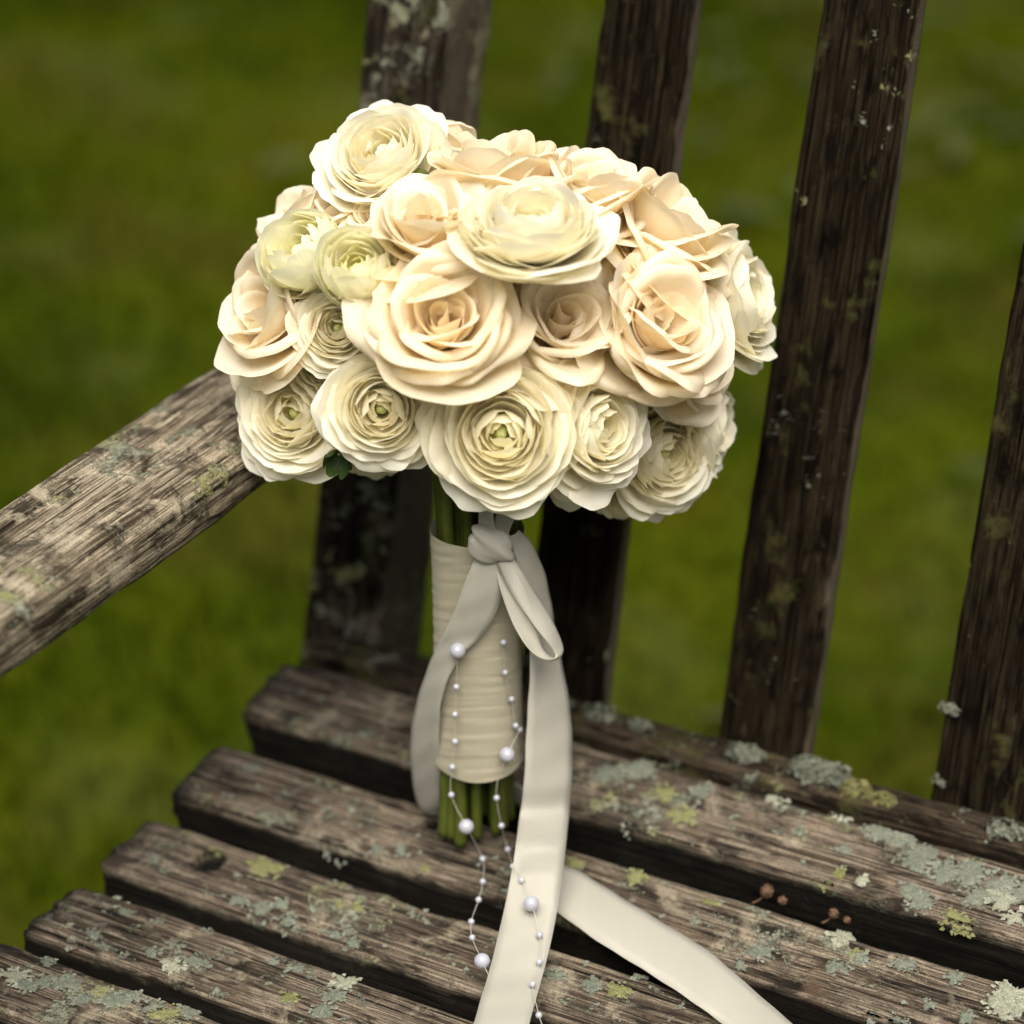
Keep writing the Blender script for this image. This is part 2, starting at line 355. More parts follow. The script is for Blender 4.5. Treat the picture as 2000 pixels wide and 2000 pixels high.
# ------------------------------------------------------------------ the bench
D = {"flowers": [["rose", [0.1684, 0.1656, 0.3512], [0.299, -0.506, 0.809], 0.0385, 1], ["rose", [0.2451, 0.2311, 0.3384], [0.671, -0.304, 0.676], 0.0356, 2], ["rose", [0.2071, 0.2093, 0.3425], [0.504, -0.392, 0.77], 0.0281, 3], ["rose", [0.0639, 0.174, 0.3307], [-0.35, -0.716, 0.604], 0.0305, 4], ["rose", [0.1447, 0.1874, 0.3831], [0.055, -0.361, 0.931], 0.0274, 5], ["rose", [0.1551, 0.236, 0.3972], [-0.14, 0.148, 0.979], 0.0321, 6], ["rose", [0.1921, 0.2604, 0.3872], [0.244, 0.026, 0.969], 0.0311, 7], ["rose", [0.2281, 0.278, 0.3676], [0.493, 0.277, 0.825], 0.0332, 8], ["rose", [0.0487, 0.2223, 0.3555], [-0.591, -0.273, 0.759], 0.0229, 9], ["rose", [0.2113, 0.2581, 0.3558], [0.449, -0.178, 0.876], 0.0228, 10], ["ranunculus", [0.0986, 0.2267, 0.3956], [0.044, -0.556, 0.83], 0.0285, 11], ["ranunculus", [0.1939, 0.1988, 0.3887], [0.096, -0.136, 0.986], 0.0325, 12], ["bud", [0.0837, 0.1773, 0.3639], [-0.138, -0.594, 0.792], 0.0204, 13], ["bud", [0.1229, 0.1659, 0.3665], [0.249, -0.565, 0.786], 0.0181, 14], ["ranunculus", [0.083, 0.1691, 0.2822], [0.149, -0.902, 0.406], 0.0288, 15], ["ranunculus", [0.1436, 0.1516, 0.3037], [0.462, -0.805, 0.371], 0.0257, 16], ["ranunculus", [0.1957, 0.1669, 0.2972], [0.43, -0.831, 0.352], 0.0327, 17], ["ranunculus", [0.2278, 0.2064, 0.293], [0.893, -0.275, 0.356], 0.0288, 18], ["ranunculus", [0.2352, 0.2608, 0.2566], [0.844, -0.5, 0.196], 0.0285, 19], ["ranunculus", [0.2524, 0.3064, 0.325], [0.922, 0.187, 0.339], 0.0327, 20], ["ranunculus", [0.2451, 0.2924, 0.2625], [0.978, 0.208, 0.024], 0.0252, 21], ["ranunculus", [0.1087, 0.172, 0.329], [0.31, -0.787, 0.534], 0.02, 22], ["ranunculus", [0.1103, 0.1958, 0.258], [0.454, -0.832, -0.318], 0.0186, 23], ["rose", [0.0997, 0.2725, 0.3862], [-0.205, 0.6, 0.773], 0.023, 24], ["ranunculus", [0.2085, 0.227, 0.2578], [0.699, -0.699, -0.152], 0.022, 25], ["rose", [0.082, 0.2191, 0.3687], [-0.302, -0.399, 0.866], 0.0195, 26], ["ranunculus", [0.207, 0.2153, 0.311], [0.648, -0.629, 0.429], 0.02, 27], ["ranunculus", [0.0943, 0.1803, 0.3036], [0.286, -0.851, 0.44], 0.017, 28], ["rose", [0.2459, 0.2676, 0.302], [0.908, -0.142, 0.395], 0.0224, 29], ["ranunculus", [0.2175, 0.2627, 0.2366], [0.761, -0.638, -0.118], 0.0211, 30], ["ranunculus", [0.0413, 0.1953, 0.2871], [-0.418, -0.865, 0.278], 0.0166, 31], ["rose", [0.1052, 0.2093, 0.3706], [-0.077, -0.547, 0.833], 0.0192, 32], ["rose", [0.0463, 0.2651, 0.3108], [-0.971, 0.232, -0.054], 0.036, 40], ["ranunculus", [0.0796, 0.3142, 0.2926], [-0.671, 0.701, -0.242], 0.03, 41], ["rose", [0.1357, 0.3432, 0.2981], [-0.153, 0.972, -0.181], 0.037, 42], ["ranunculus", [0.1962, 0.3386, 0.3098], [0.421, 0.904, -0.071], 0.03, 43], ["rose", [0.1034, 0.3276, 0.3352], [-0.465, 0.851, 0.244], 0.036, 44], ["ranunculus", [0.0663, 0.2941, 0.3381], [-0.803, 0.532, 0.269], 0.03, 45], ["rose", [0.1566, 0.3412, 0.3372], [0.034, 0.966, 0.257], 0.034, 46], ["ranunculus", [0.082, 0.2923, 0.26], [-0.627, 0.459, -0.629], 0.028, 47], ["ranunculus", [0.1448, 0.3266, 0.26], [-0.046, 0.776, -0.629], 0.028, 48], ["ranunculus", [0.05, 0.2342, 0.2824], [-0.912, -0.099, -0.398], 0.027, 49], ["ranunculus", [0.2109, 0.322, 0.2825], [0.578, 0.713, -0.397], 0.027, 50]], "head": [0.1478, 0.2462, 0.3195], "ribbon": {"tail": [[[[0.1752, 0.1802, 0.2253], [0.1862, 0.1853, 0.2252]], [[0.1716, 0.1775, 0.2147], [0.187, 0.1849, 0.2135]], [[0.1666, 0.1771, 0.1998], [0.1838, 0.1845, 0.1979]], [[0.1599, 0.1785, 0.1846], [0.177, 0.1834, 0.1837]], [[0.1514, 0.1819, 0.1678], [0.1667, 0.1794, 0.1704]], [[0.1417, 0.1864, 0.1454], [0.1587, 0.178, 0.1516]], [[0.1353, 0.1886, 0.1246], [0.1544, 0.1804, 0.1327]], [[0.132, 0.1904, 0.1046], [0.1517, 0.1846, 0.113]], [[0.1302, 0.1947, 0.0833], [0.1482, 0.191, 0.0909]], [[0.1302, 0.2019, 0.0621], [0.1443, 0.2, 0.0691]], [[0.1415, 0.2085, 0.0575], [0.1452, 0.206, 0.0735]], [[0.15, 0.229, 0.058], [0.1515, 0.227, 0.074]], [[0.172, 0.2325, 0.0575], [0.172, 0.231, 0.072]], [[0.19, 0.211, 0.0565], [0.189, 0.218, 0.066]], [[0.2041, 0.172, 0.0555], [0.2015, 0.2013, 0.057]], [[0.2275, 0.164, 0.0555], [0.2218, 0.197, 0.057]], [[0.2531, 0.1542, 0.0545], [0.2466, 0.1894, 0.056]], [[0.2799, 0.1473, 0.0525], [0.2756, 0.1816, 0.054]], [[0.3053, 0.1392, 0.0515], [0.3013, 0.1735, 0.053]], [[0.3292, 0.1301, 0.0505], [0.3311, 0.1579, 0.052]], [[0.3531, 0.1194, 0.0505], [0.3616, 0.1409, 0.052]], [[0.3778, 0.1084, 0.0505], [0.3892, 0.1287, 0.052]]], [[[0.1874, 0.1866, 0.2358], [0.1898, 0.1939, 0.2364]], [[0.1893, 0.1899, 0.2272], [0.1911, 0.2029, 0.2267]], [[0.1911, 0.1952, 0.2114], [0.1929, 0.2122, 0.209]], [[0.1915, 0.1987, 0.1959], [0.1935, 0.2188, 0.1897]], [[0.1922, 0.2001, 0.1813], [0.1946, 0.2214, 0.1721]], [[0.1935, 0.1989, 0.1679], [0.1977, 0.2211, 0.1592]], [[0.1947, 0.1956, 0.1527], [0.2022, 0.2194, 0.1437]], [[0.1951, 0.1929, 0.1368], [0.2058, 0.2173, 0.1281]], [[0.1958, 0.1901, 0.1208], [0.2081, 0.2144, 0.1124]], [[0.1965, 0.1874, 0.1047], [0.2105, 0.2095, 0.0977]], [[0.1961, 0.184, 0.0884], [0.212, 0.2042, 0.0824]], [[0.2083, 0.1572, 0.09], [0.2238, 0.1782, 0.082]], [[0.2103, 0.1484, 0.078], [0.2289, 0.1649, 0.073]], [[0.2131, 0.1371, 0.068], [0.2346, 0.1487, 0.066]], [[0.2181, 0.1209, 0.062], [0.2408, 0.1303, 0.061]], [[0.2232, 0.1047, 0.058], [0.246, 0.1128, 0.057]], [[0.2292, 0.0864, 0.0575], [0.2524, 0.0931, 0.0565]], [[0.2351, 0.0692, 0.057], [0.2585, 0.0749, 0.056]], [[0.2404, 0.0514, 0.055], [0.2637, 0.0565, 0.054]], [[0.2453, 0.0338, 0.052], [0.2688, 0.0381, 0.051]]]], "loop": [[[[0.1849, 0.1826, 0.2234], [0.1888, 0.1876, 0.2281]], [[0.1897, 0.1824, 0.2143], [0.1941, 0.1897, 0.218]], [[0.1958, 0.183, 0.2045], [0.1989, 0.1936, 0.2064]], [[0.2021, 0.1836, 0.197], [0.2037, 0.1963, 0.196]], [[0.2081, 0.185, 0.1888], [0.2076, 0.1986, 0.1867]], [[0.2124, 0.1874, 0.1811], [0.2093, 0.1996, 0.1799]], [[0.2128, 0.1857, 0.1793], [0.211, 0.1965, 0.1773]], [[0.2088, 0.1815, 0.1809], [0.2099, 0.1901, 0.1769]], [[0.2033, 0.1794, 0.1854], [0.2064, 0.1871, 0.1819]], [[0.1974, 0.1791, 0.1924], [0.2034, 0.1863, 0.1927]], [[0.1917, 0.1798, 0.2022], [0.2001, 0.1863, 0.2041]], [[0.1873, 0.1812, 0.2115], [0.1951, 0.1863, 0.2155]], [[0.1836, 0.1829, 0.2213], [0.1896, 0.1861, 0.2246]]]], "stub": [[[[0.1776, 0.1794, 0.2359], [0.1855, 0.1826, 0.2363]], [[0.1748, 0.1835, 0.2414], [0.1814, 0.1861, 0.2419]], [[0.171, 0.1913, 0.2453], [0.177, 0.1931, 0.2473]], [[0.1674, 0.2012, 0.2483], [0.1741, 0.2034, 0.2503]], [[0.1624, 0.2118, 0.2495], [0.1706, 0.2149, 0.2514]]], [[[0.1814, 0.1825, 0.2354], [0.1886, 0.186, 0.2369]], [[0.1801, 0.1885, 0.2405], [0.1878, 0.191, 0.2399]], [[0.1781, 0.1972, 0.2444], [0.1874, 0.1994, 0.2438]], [[0.1752, 0.2075, 0.2474], [0.1854, 0.2102, 0.2468]], [[0.171, 0.2182, 0.2501], [0.1816, 0.2203, 0.2503]]]]}, "knot": [[0.1819, 0.1827, 0.2324]], "pearls": [[[[0.1666, 0.1772, 0.1751], "b"], [[0.1646, 0.1791, 0.1539], "s"], [[0.1637, 0.1791, 0.1385], "s"], [[0.1635, 0.1791, 0.1234], "s"], [[0.1619, 0.1791, 0.1086], "s"], [[0.1611, 0.1792, 0.0925], "s"], [[0.17, 0.1779, 0.0778], "b"], [[0.1748, 0.1853, 0.0562], "s"], [[0.1843, 0.1685, 0.0562], "s"], [[0.1899, 0.1544, 0.0562], "s"], [[0.1955, 0.1373, 0.0562], "s"], [[0.2021, 0.1265, 0.0562], "s"], [[0.2164, 0.1105, 0.0583], "b"], [[0.2236, 0.1041, 0.0562], "t"]], [[[0.1839, 0.1904, 0.1776], "s"], [[0.1843, 0.1912, 0.161], "s"], [[0.186, 0.1944, 0.1453], "s"], [[0.1869, 0.1969, 0.1296], "s"], [[0.1875, 0.1997, 0.126], "s"], [[0.186, 0.1899, 0.1169], "b"], [[0.1821, 0.188, 0.1028], "t"], [[0.1816, 0.1874, 0.0924], "s"], [[0.1831, 0.1894, 0.0758], "s"], [[0.185, 0.1923, 0.0609], "s"], [[0.2096, 0.1526, 0.0829], "s"], [[0.2153, 0.1504, 0.0783], "s"], [[0.2254, 0.1413, 0.0742], "b"], [[0.2349, 0.1316, 0.0659], "s"], [[0.242, 0.1182, 0.0619], "s"], [[0.2461, 0.1041, 0.0602], "s"], [[0.2588, 0.0863, 0.0596], "s"], [[0.2637, 0.0806, 0.0594], "t"]]], "lichen": [["B", 0.0279, 0.08, 0.0079, 2], ["B", 0.0379, 0.0785, 0.0054, 0], ["B", 0.0487, 0.0698, 0.0049, 0], ["B", 0.0603, 0.0702, 0.0054, 0], ["B", 0.0807, 0.0831, 0.0041, 0], ["B", 0.0568, 0.0811, 0.0049, 0], ["B", 0.0751, 0.0691, 0.0087, 0], ["B", 0.0352, 0.0557, 0.0053, 0], ["B", 0.0686, 0.0572, 0.0058, 0], ["B", 0.0837, 0.0524, 0.0072, 2], ["B", 0.0918, 0.0633, 0.0086, 0], ["B", 0.0976, 0.0731, 0.0053, 0], ["B", 0.1345, 0.0802, 0.0048, 0], ["B", 0.1222, 0.08, 0.0036, 0], ["B", 0.1595, 0.0825, 0.008, 2], ["B", 0.1602, 0.0718, 0.0075, 0], ["B", 0.1437, 0.0597, 0.0061, 1], ["B", 0.1623, 0.0589, 0.007, 0], ["B", 0.0207, 0.0545, 0.0034, 2], ["B", 0.0288, 0.0454, 0.0036, 2], ["C", 0.0777, 0.1388, 0.0106, 1], ["C", 0.0734, 0.1389, 0.0066, 1], ["C", 0.0815, 0.1122, 0.0055, 0], ["C", 0.0924, 0.1125, 0.0064, 0], ["C", 0.1004, 0.1191, 0.0059, 0], ["C", 0.11, 0.1087, 0.0069, 0], ["C", 0.1361, 0.1121, 0.0044, 0], ["C", 0.1471, 0.1094, 0.0044, 0], ["C", 0.1349, 0.1335, 0.0049, 1], ["C", 0.1268, 0.1313, 0.003, 1], ["C", 0.0242, 0.1191, 0.0036, 0], ["D", 0.094, 0.1618, 0.0046, 0], ["D", 0.1047, 0.1581, 0.0035, 0], ["D", 0.1221, 0.1724, 0.0056, 0], ["D", 0.1336, 0.1763, 0.0056, 0], ["D", 0.1502, 0.1712, 0.004, 1], ["A", 0.0275, 0.0071, 0.0085, 2], ["A", 0.0369, 0.004, 0.007, 0], ["A", 0.0413, 0.0105, 0.0071, 0], ["A", 0.05, 0.0152, 0.0094, 0], ["A", 0.0776, 0.0162, 0.0079, 0], ["A", 0.0842, 0.0218, 0.007, 0], ["A", 0.096, 0.0203, 0.007, 0], ["A", 0.1131, 0.0257, 0.0079, 0], ["A", 0.1047, 0.0191, 0.0092, 1], ["A", 0.0331, 0.0246, 0.0048, 0], ["A", 0.0634, 0.0084, 0.007, 0], ["E", 0.2068, 0.2612, 0.0104, 0], ["E", 0.2185, 0.2702, 0.0088, 0], ["E", 0.2377, 0.258, 0.0077, 1], ["E", 0.2544, 0.2671, 0.0066, 0], ["E", 0.2534, 0.247, 0.0086, 1], ["E", 0.2313, 0.2797, 0.0057, 0], ["E", 0.2913, 0.2774, 0.0066, 2], ["E", 0.3268, 0.2775, 0.006, 2], ["E", 0.3203, 0.2811, 0.004, 2], ["E", 0.3447, 0.273, 0.0085, 0], ["E", 0.358, 0.2733, 0.0089, 0], ["E", 0.3711, 0.2643, 0.0108, 0], ["E", 0.3846, 0.2604, 0.0107, 0], ["E", 0.3952, 0.2639, 0.0097, 0], ["E", 0.4103, 0.2611, 0.0106, 0], ["E", 0.4024, 0.2502, 0.0096, 0], ["E", 0.4154, 0.2529, 0.0086, 2], ["E", 0.3801, 0.2402, 0.0091, 0], ["E", 0.3731, 0.243, 0.0058, 0], ["E", 0.3383, 0.2396, 0.0049, 1], ["E", 0.3366, 0.2319, 0.0044, 1], ["E", 0.3505, 0.2395, 0.0044, 2], ["E", 0.3991, 0.2332, 0.0076, 1], ["E", 0.4052, 0.2322, 0.0052, 1], ["E", 0.3105, 0.2591, 0.0032, 0], ["E", 0.3353, 0.2562, 0.0044, 0], ["E", 0.2315, 0.2302, 0.0055, 0], ["E", 0.422, 0.2609, 0.0096, 0], ["E", 0.4249, 0.2452, 0.0071, 2], ["D", 0.2477, 0.206, 0.0064, 1], ["D", 0.2168, 0.2029, 0.0055, 1], ["D", 0.2579, 0.1825, 0.0034, 1], ["D", 0.2872, 0.192, 0.0053, 0], ["D", 0.2959, 0.1945, 0.0063, 0], ["D", 0.2881, 0.2034, 0.0059, 1], ["D", 0.3228, 0.1836, 0.0071, 0], ["D", 0.318, 0.1726, 0.0047, 0], ["D", 0.3381, 0.1983, 0.0057, 0], ["D", 0.353, 0.2086, 0.0077, 2], ["D", 0.364, 0.2019, 0.0052, 1], ["D", 0.3597, 0.1892, 0.0066, 0], ["D", 0.3663, 0.199, 0.0061, 0], ["D", 0.3857, 0.2034, 0.0066, 0], ["D", 0.3254, 0.1998, 0.0058, 0], ["D", 0.4105, 0.2047, 0.0056, 0], ["D", 0.4065, 0.1845, 0.0037, 0], ["D", 0.4235, 0.184, 0.005, 0], ["D", 0.4374, 0.2054, 0.0102, 2], ["D", 0.4359, 0.1966, 0.0092, 2], ["D", 0.444, 0.1991, 0.0069, 2], ["D", 0.397, 0.1676, 0.0069, 0], ["D", 0.3851, 0.163, 0.0055, 0], ["C", 0.2742, 0.1351, 0.0061, 1], ["C", 0.2612, 0.1341, 0.0057, 0], ["C", 0.281, 0.1511, 0.0033, 0], ["C", 0.3054, 0.138, 0.0023, 0], ["C", 0.2438, 0.1311, 0.0062, 0], ["C", 0.2744, 0.1351, 0.007, 1], ["C", 0.2775, 0.1479, 0.0033, 0], ["C", 0.2633, 0.1306, 0.0033, 0]], "holes": [["C", 0.049, 0.1326, 0.0072], ["D", 0.1367, 0.2027, 0.0045]], "buds": [[0.3128, 0.214, 0.0632], [0.3467, 0.215, 0.0564]], "tilt": 0.246, "leaf": [0.1174, 0.1575, 0.2735]}
bench = empty('garden_bench', (0, 0, GZ))
tag(bench, 'weathered slatted wooden garden bench spotted with lichen, bouquet standing on it', 'bench')

def timber(name, L, w, h, mat, seed, fine=(0.0, .6), rad=.006, amp=1.0, frame=None, holes=(), cell=.0016, extra=None):
    """beam along local x (0..L), width w along local y (0..w), top at local z=0, bottom z=-h, worn round edges; frame maps local to world"""
    per = 2 * (w + h) - 8 * rad + 2 * math.pi * rad
    m = max(24, int(per / cell)); s = np.linspace(0, per, m, endpoint=False)
    # walk the rounded rectangle
    py, pz, ny, nz = [], [], [], []
    segs = [('l', (rad, 0), (1, 0), w - 2 * rad, (0, 1)), ('a', (w - rad, -rad), 90), ('l', (w, -rad), (0, -1), h - 2 * rad, (1, 0)), ('a', (w - rad, -h + rad), 0), ('l', (w - rad, -h), (-1, 0), w - 2 * rad, (0, -1)), ('a', (rad, -h + rad), -90), ('l', (0, -h + rad), (0, 1), h - 2 * rad, (-1, 0)), ('a', (rad, -rad), 180)]
    arc = math.pi * rad / 2
    for q in s:
        for sg in segs:
            ll = sg[3] if sg[0] == 'l' else arc
            if q <= ll + 1e-12:
                if sg[0] == 'l':
                    py.append(sg[1][0] + sg[2][0] * q); pz.append(sg[1][1] + sg[2][1] * q); ny.append(sg[4][0]); nz.append(sg[4][1])
                else:
                    a = R(sg[2] - 90 * q / arc)
                    py.append(sg[1][0] + rad * math.cos(a)); pz.append(sg[1][1] + rad * math.sin(a)); ny.append(math.cos(a)); nz.append(math.sin(a))
                break
            q -= ll
    py, pz, ny, nz = map(np.array, (py, pz, ny, nz)); m = len(py)
    xs = np.concatenate([np.arange(0, fine[0], .02), np.arange(max(fine[0], 0), min(fine[1], L), cell * 1.25), np.arange(min(fine[1], L), L, .02), [L]])
    xs = np.unique(xs.round(5)); k = len(xs)
    X, Y = np.meshgrid(xs, py, indexing='ij'); Z = np.broadcast_to(pz, X.shape).copy(); NY = np.broadcast_to(ny, X.shape); NZ = np.broadcast_to(nz, X.shape)
    Y = Y.copy(); X = X.copy()
    g1 = vnoise(X * 9, Y * 420, Z * 420, seed); g2 = vnoise(X * 22, Y * 900, Z * 900, seed + 1); b1 = vnoise(X * 12, Y * 35, Z * 35, seed + 2); b2 = vnoise(X * 70, Y * 120, Z * 120, seed + 3)
    d = amp * (.00042 * g1 + .00022 * g2 + .0009 * b1 + .0005 * b2)
    # worn and chipped arrises
    cor = np.minimum(np.abs(NY), np.abs(NZ)); ch = np.clip(vnoise(X * 30, Y * 8, Z * 8, seed + 4) - .15, 0, 1)
    d = d - amp * cor * ch * .0042
    # ends: chip and round
    e0 = np.clip(1 - X / .006, 0, 1) ** 2; e1 = np.clip(1 - (L - X) / .006, 0, 1) ** 2
    d = d - (e0 + e1) * (.0028 + .0012 * vnoise(X * 0, Y * 150, Z * 150, seed + 5))
    X = X + e0 * .0016 * vnoise(X * 0, Y * 200, Z * 200, seed + 6) * amp
    pit = np.zeros(X.shape)
    for (hx, hy, hr) in holes:
        rr = np.sqrt(((X - hx) / 1.0) ** 2 + (Y - hy) ** 2) / hr
        top = NZ > .9
        pit = np.maximum(pit, np.where(top, np.clip((1.10 - rr) / .10, 0, 1), 0))
        d = d - np.where(top, .020 * np.clip((1.10 - rr) / .20, 0, 1), 0)
    Y = Y + NY * d; Z = Z + NZ * d
    V = np.stack([X, Y, Z], -1).reshape(-1, 3)
    F = gridf(m, k, True)[:, ::-1]
    # end caps: an inner ring pulled to the middle
    nV = len(V); caps = []
    for (row, fl) in ((0, 0), (k - 1, 1)):
        ring = np.arange(m) + row * m; c = V[ring].mean(0); prev = ring
        for sc_ in (.82, .45, .08):
            P = c + (V[ring] - c) * sc_; P[:, 0] += (-1 if fl == 0 else 1) * .0004 + .0005 * vnoise(P[:, 0] * 0, P[:, 1] * 300, P[:, 2] * 300, seed + 8)
            V = np.concatenate([V, P]); cur = np.arange(nV, nV + m); nV += m
            q = np.stack([prev, np.roll(prev, -1), np.roll(cur, -1), cur], -1); caps.append(q if fl == 0 else q[:, ::-1]); prev = cur
    F = np.concatenate([F] + caps)
    pa = np.zeros(len(V)); pa[:pit.size] = pit.ravel()
    o = mesh(name, V, F, mat, None, True, {'pit': pa})
    o.parent = bench
    Mt = frame if frame is not None else Matrix.Identity(4)
    o.matrix_parent_inverse = Matrix.Translation(-Vector(bench.location)); o.matrix_basis = Mt
    return o
def frame(origin, xdir, ydir):
    x = Vector(xdir).normalized(); y = Vector(ydir); y = (y - x * y.dot(x)).normalized(); z = x.cross(y)
    m = Matrix((( x.x, y.x, z.x, origin[0]), (x.y, y.y, z.y, origin[1]), (x.z, y.z, z.z, origin[2]), (0, 0, 0, 1)))
    return m
# seat slats: (key, front-top y,z, back-top y,z)
SL = {'Z': ((-.080, .0495), (-.036, .0512)), 'A': ((-.0165, .0500), (.0284, .0485)), 'B': ((.0448, .0455), (.0892, .0437)), 'C': ((.1052, .0444), (.1503, .0466)), 'D': ((.1673, .0508), (.2130, .0573)), 'E': ((.2319, .0664), (.2768, .0761))}
LEN = 1.5
slats = {}
for i, (k, ((y0, z0), (y1, z1))) in enumerate(SL.items()):
    w = math.hypot(y1 - y0, z1 - z0)
    x0 = random.Random(i).uniform(-.0015, .0015)
    hl = [(hx - x0, math.hypot(hy - y0, 0), hr) for (kk, hx, hy, hr) in D['holes'] if kk == k]
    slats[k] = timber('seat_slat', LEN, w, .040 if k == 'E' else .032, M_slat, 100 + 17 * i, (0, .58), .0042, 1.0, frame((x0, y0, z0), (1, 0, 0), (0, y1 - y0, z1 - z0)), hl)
tl = D['tilt']
# lower rail that carries the back
timber('back_rail', LEN - .02, .0245, .030, M_rail, 300, (0, .62), .005, 1.3, frame((0.0, .289, .0775), (1, 0, 0), (0, 1, 0)))
# uprights of the back: thick end post, then slats
def upright(x, w, th, length, seed, name):
    up = Vector((0, math.sin(tl), math.cos(tl)))
    zb = .02; o = Vector((x + w, .30 + (zb - .02) * math.tan(tl), zb))
    # local x runs up, local y runs along the bench, local z points to the front
    return timber(name, length, w, th, M_back2 if name != 'end_post' else M_post, seed, (0.0, .50), .0035, 1.15, frame(o, up, (-1, 0, 0)), (), .0018)
# the upright's grain runs along its own local x
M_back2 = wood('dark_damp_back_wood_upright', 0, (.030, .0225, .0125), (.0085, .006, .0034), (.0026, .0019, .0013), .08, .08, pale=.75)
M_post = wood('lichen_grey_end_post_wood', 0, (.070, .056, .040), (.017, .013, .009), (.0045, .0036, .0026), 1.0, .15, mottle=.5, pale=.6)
for i in range(-1, 12):
    x = .0083 + .1159 * i
    if i < 0: continue
    if i == 0: upright(-.012, .0486, .052, .75, 400, 'end_post')
    else: upright(x, .0487, .016, .72, 400 + 13 * i, 'back_slat')
# armrest
arm = timber('armrest', .552, .0708, .0305, M_arm, 700, (.10, .552), .0097, .8, frame((.0580, -.1970, .2475), (0, 1, .030), (-1, 0, 0)))
# legs and under-frame so that the seat stands on the lawn
for x in (0.09, LEN - .14):
    timber('seat_bearer', .36, .045, .040, M_rail, 800 + int(x * 10), (0, 0), .004, 1.0, frame((x, -.075, .0205), (0, 1, 0), (-1, 0, 0)), (), .008)
for x in (.08, LEN - .10):
    timber('front_leg', .40, .05, .05, M_rail, 820 + int(x * 10), (0, 0), .004, 1.0, frame((x, -.06, GZ), (0, 0, 1), (-1, 0, 0)), (), .008)
for x in (.037, LEN - .06):
    timber('rear_leg', .40, .048, .05, M_rail, 840 + int(x * 10), (0, 0), .004, 1.0, frame((x, .352, GZ), (0, 0, 1), (-1, 0, 0)), (), .008)
timber('armrest_support', .598, .05, .045, M_rail, 860, (0, 0), .004, 1.0, frame((.047, -.165, GZ), (0, 0, 1), (-1, 0, 0)), (), .008)

# lichen: ruffled lobes growing in rosettes, one mass for each slat
def slat_z(k, y):
    (y0, z0), (y1, z1) = SL[k]; return z0 + (z1 - z0) * (y - y0) / (y1 - y0)
rl = np.random.default_rng(11)
def lobe(V, F, pv, pk, c, n, tdir, size, lift, val):
    n = np.asarray(n); t = np.asarray(tdir) - n * np.dot(tdir, n); t /= np.linalg.norm(t); b = np.cross(n, t)
    o0 = len(V); nr = 9
    V.append(np.asarray(c) + n * .0006); pv.append(0); pk.append(val)
    for ring, rr in ((0, .55), (1, 1.0)):
        for q in range(nr):
            a = 2 * math.pi * q / nr
            ra = size * rr * (1 + .28 * math.sin(3 * a + val * 40) + .18 * math.sin(5 * a + val * 90)) * (1.0 if ring else .9)
            hh = .0007 + lift * size * (rr ** 2) * (.5 + .5 * math.sin(2 * a + val * 70))
            V.append(np.asarray(c) + t * ra * math.cos(a) + b * ra * .8 * math.sin(a) + n * hh); pv.append(rr); pk.append(val)
    for q in range(nr):
        q2 = (q + 1) % nr
        F.append((o0, o0 + 1 + q, o0 + 1 + q2)); F.append((o0 + 1 + q, o0 + 1 + nr + q, o0 + 1 + nr + q2, o0 + 1 + q2))
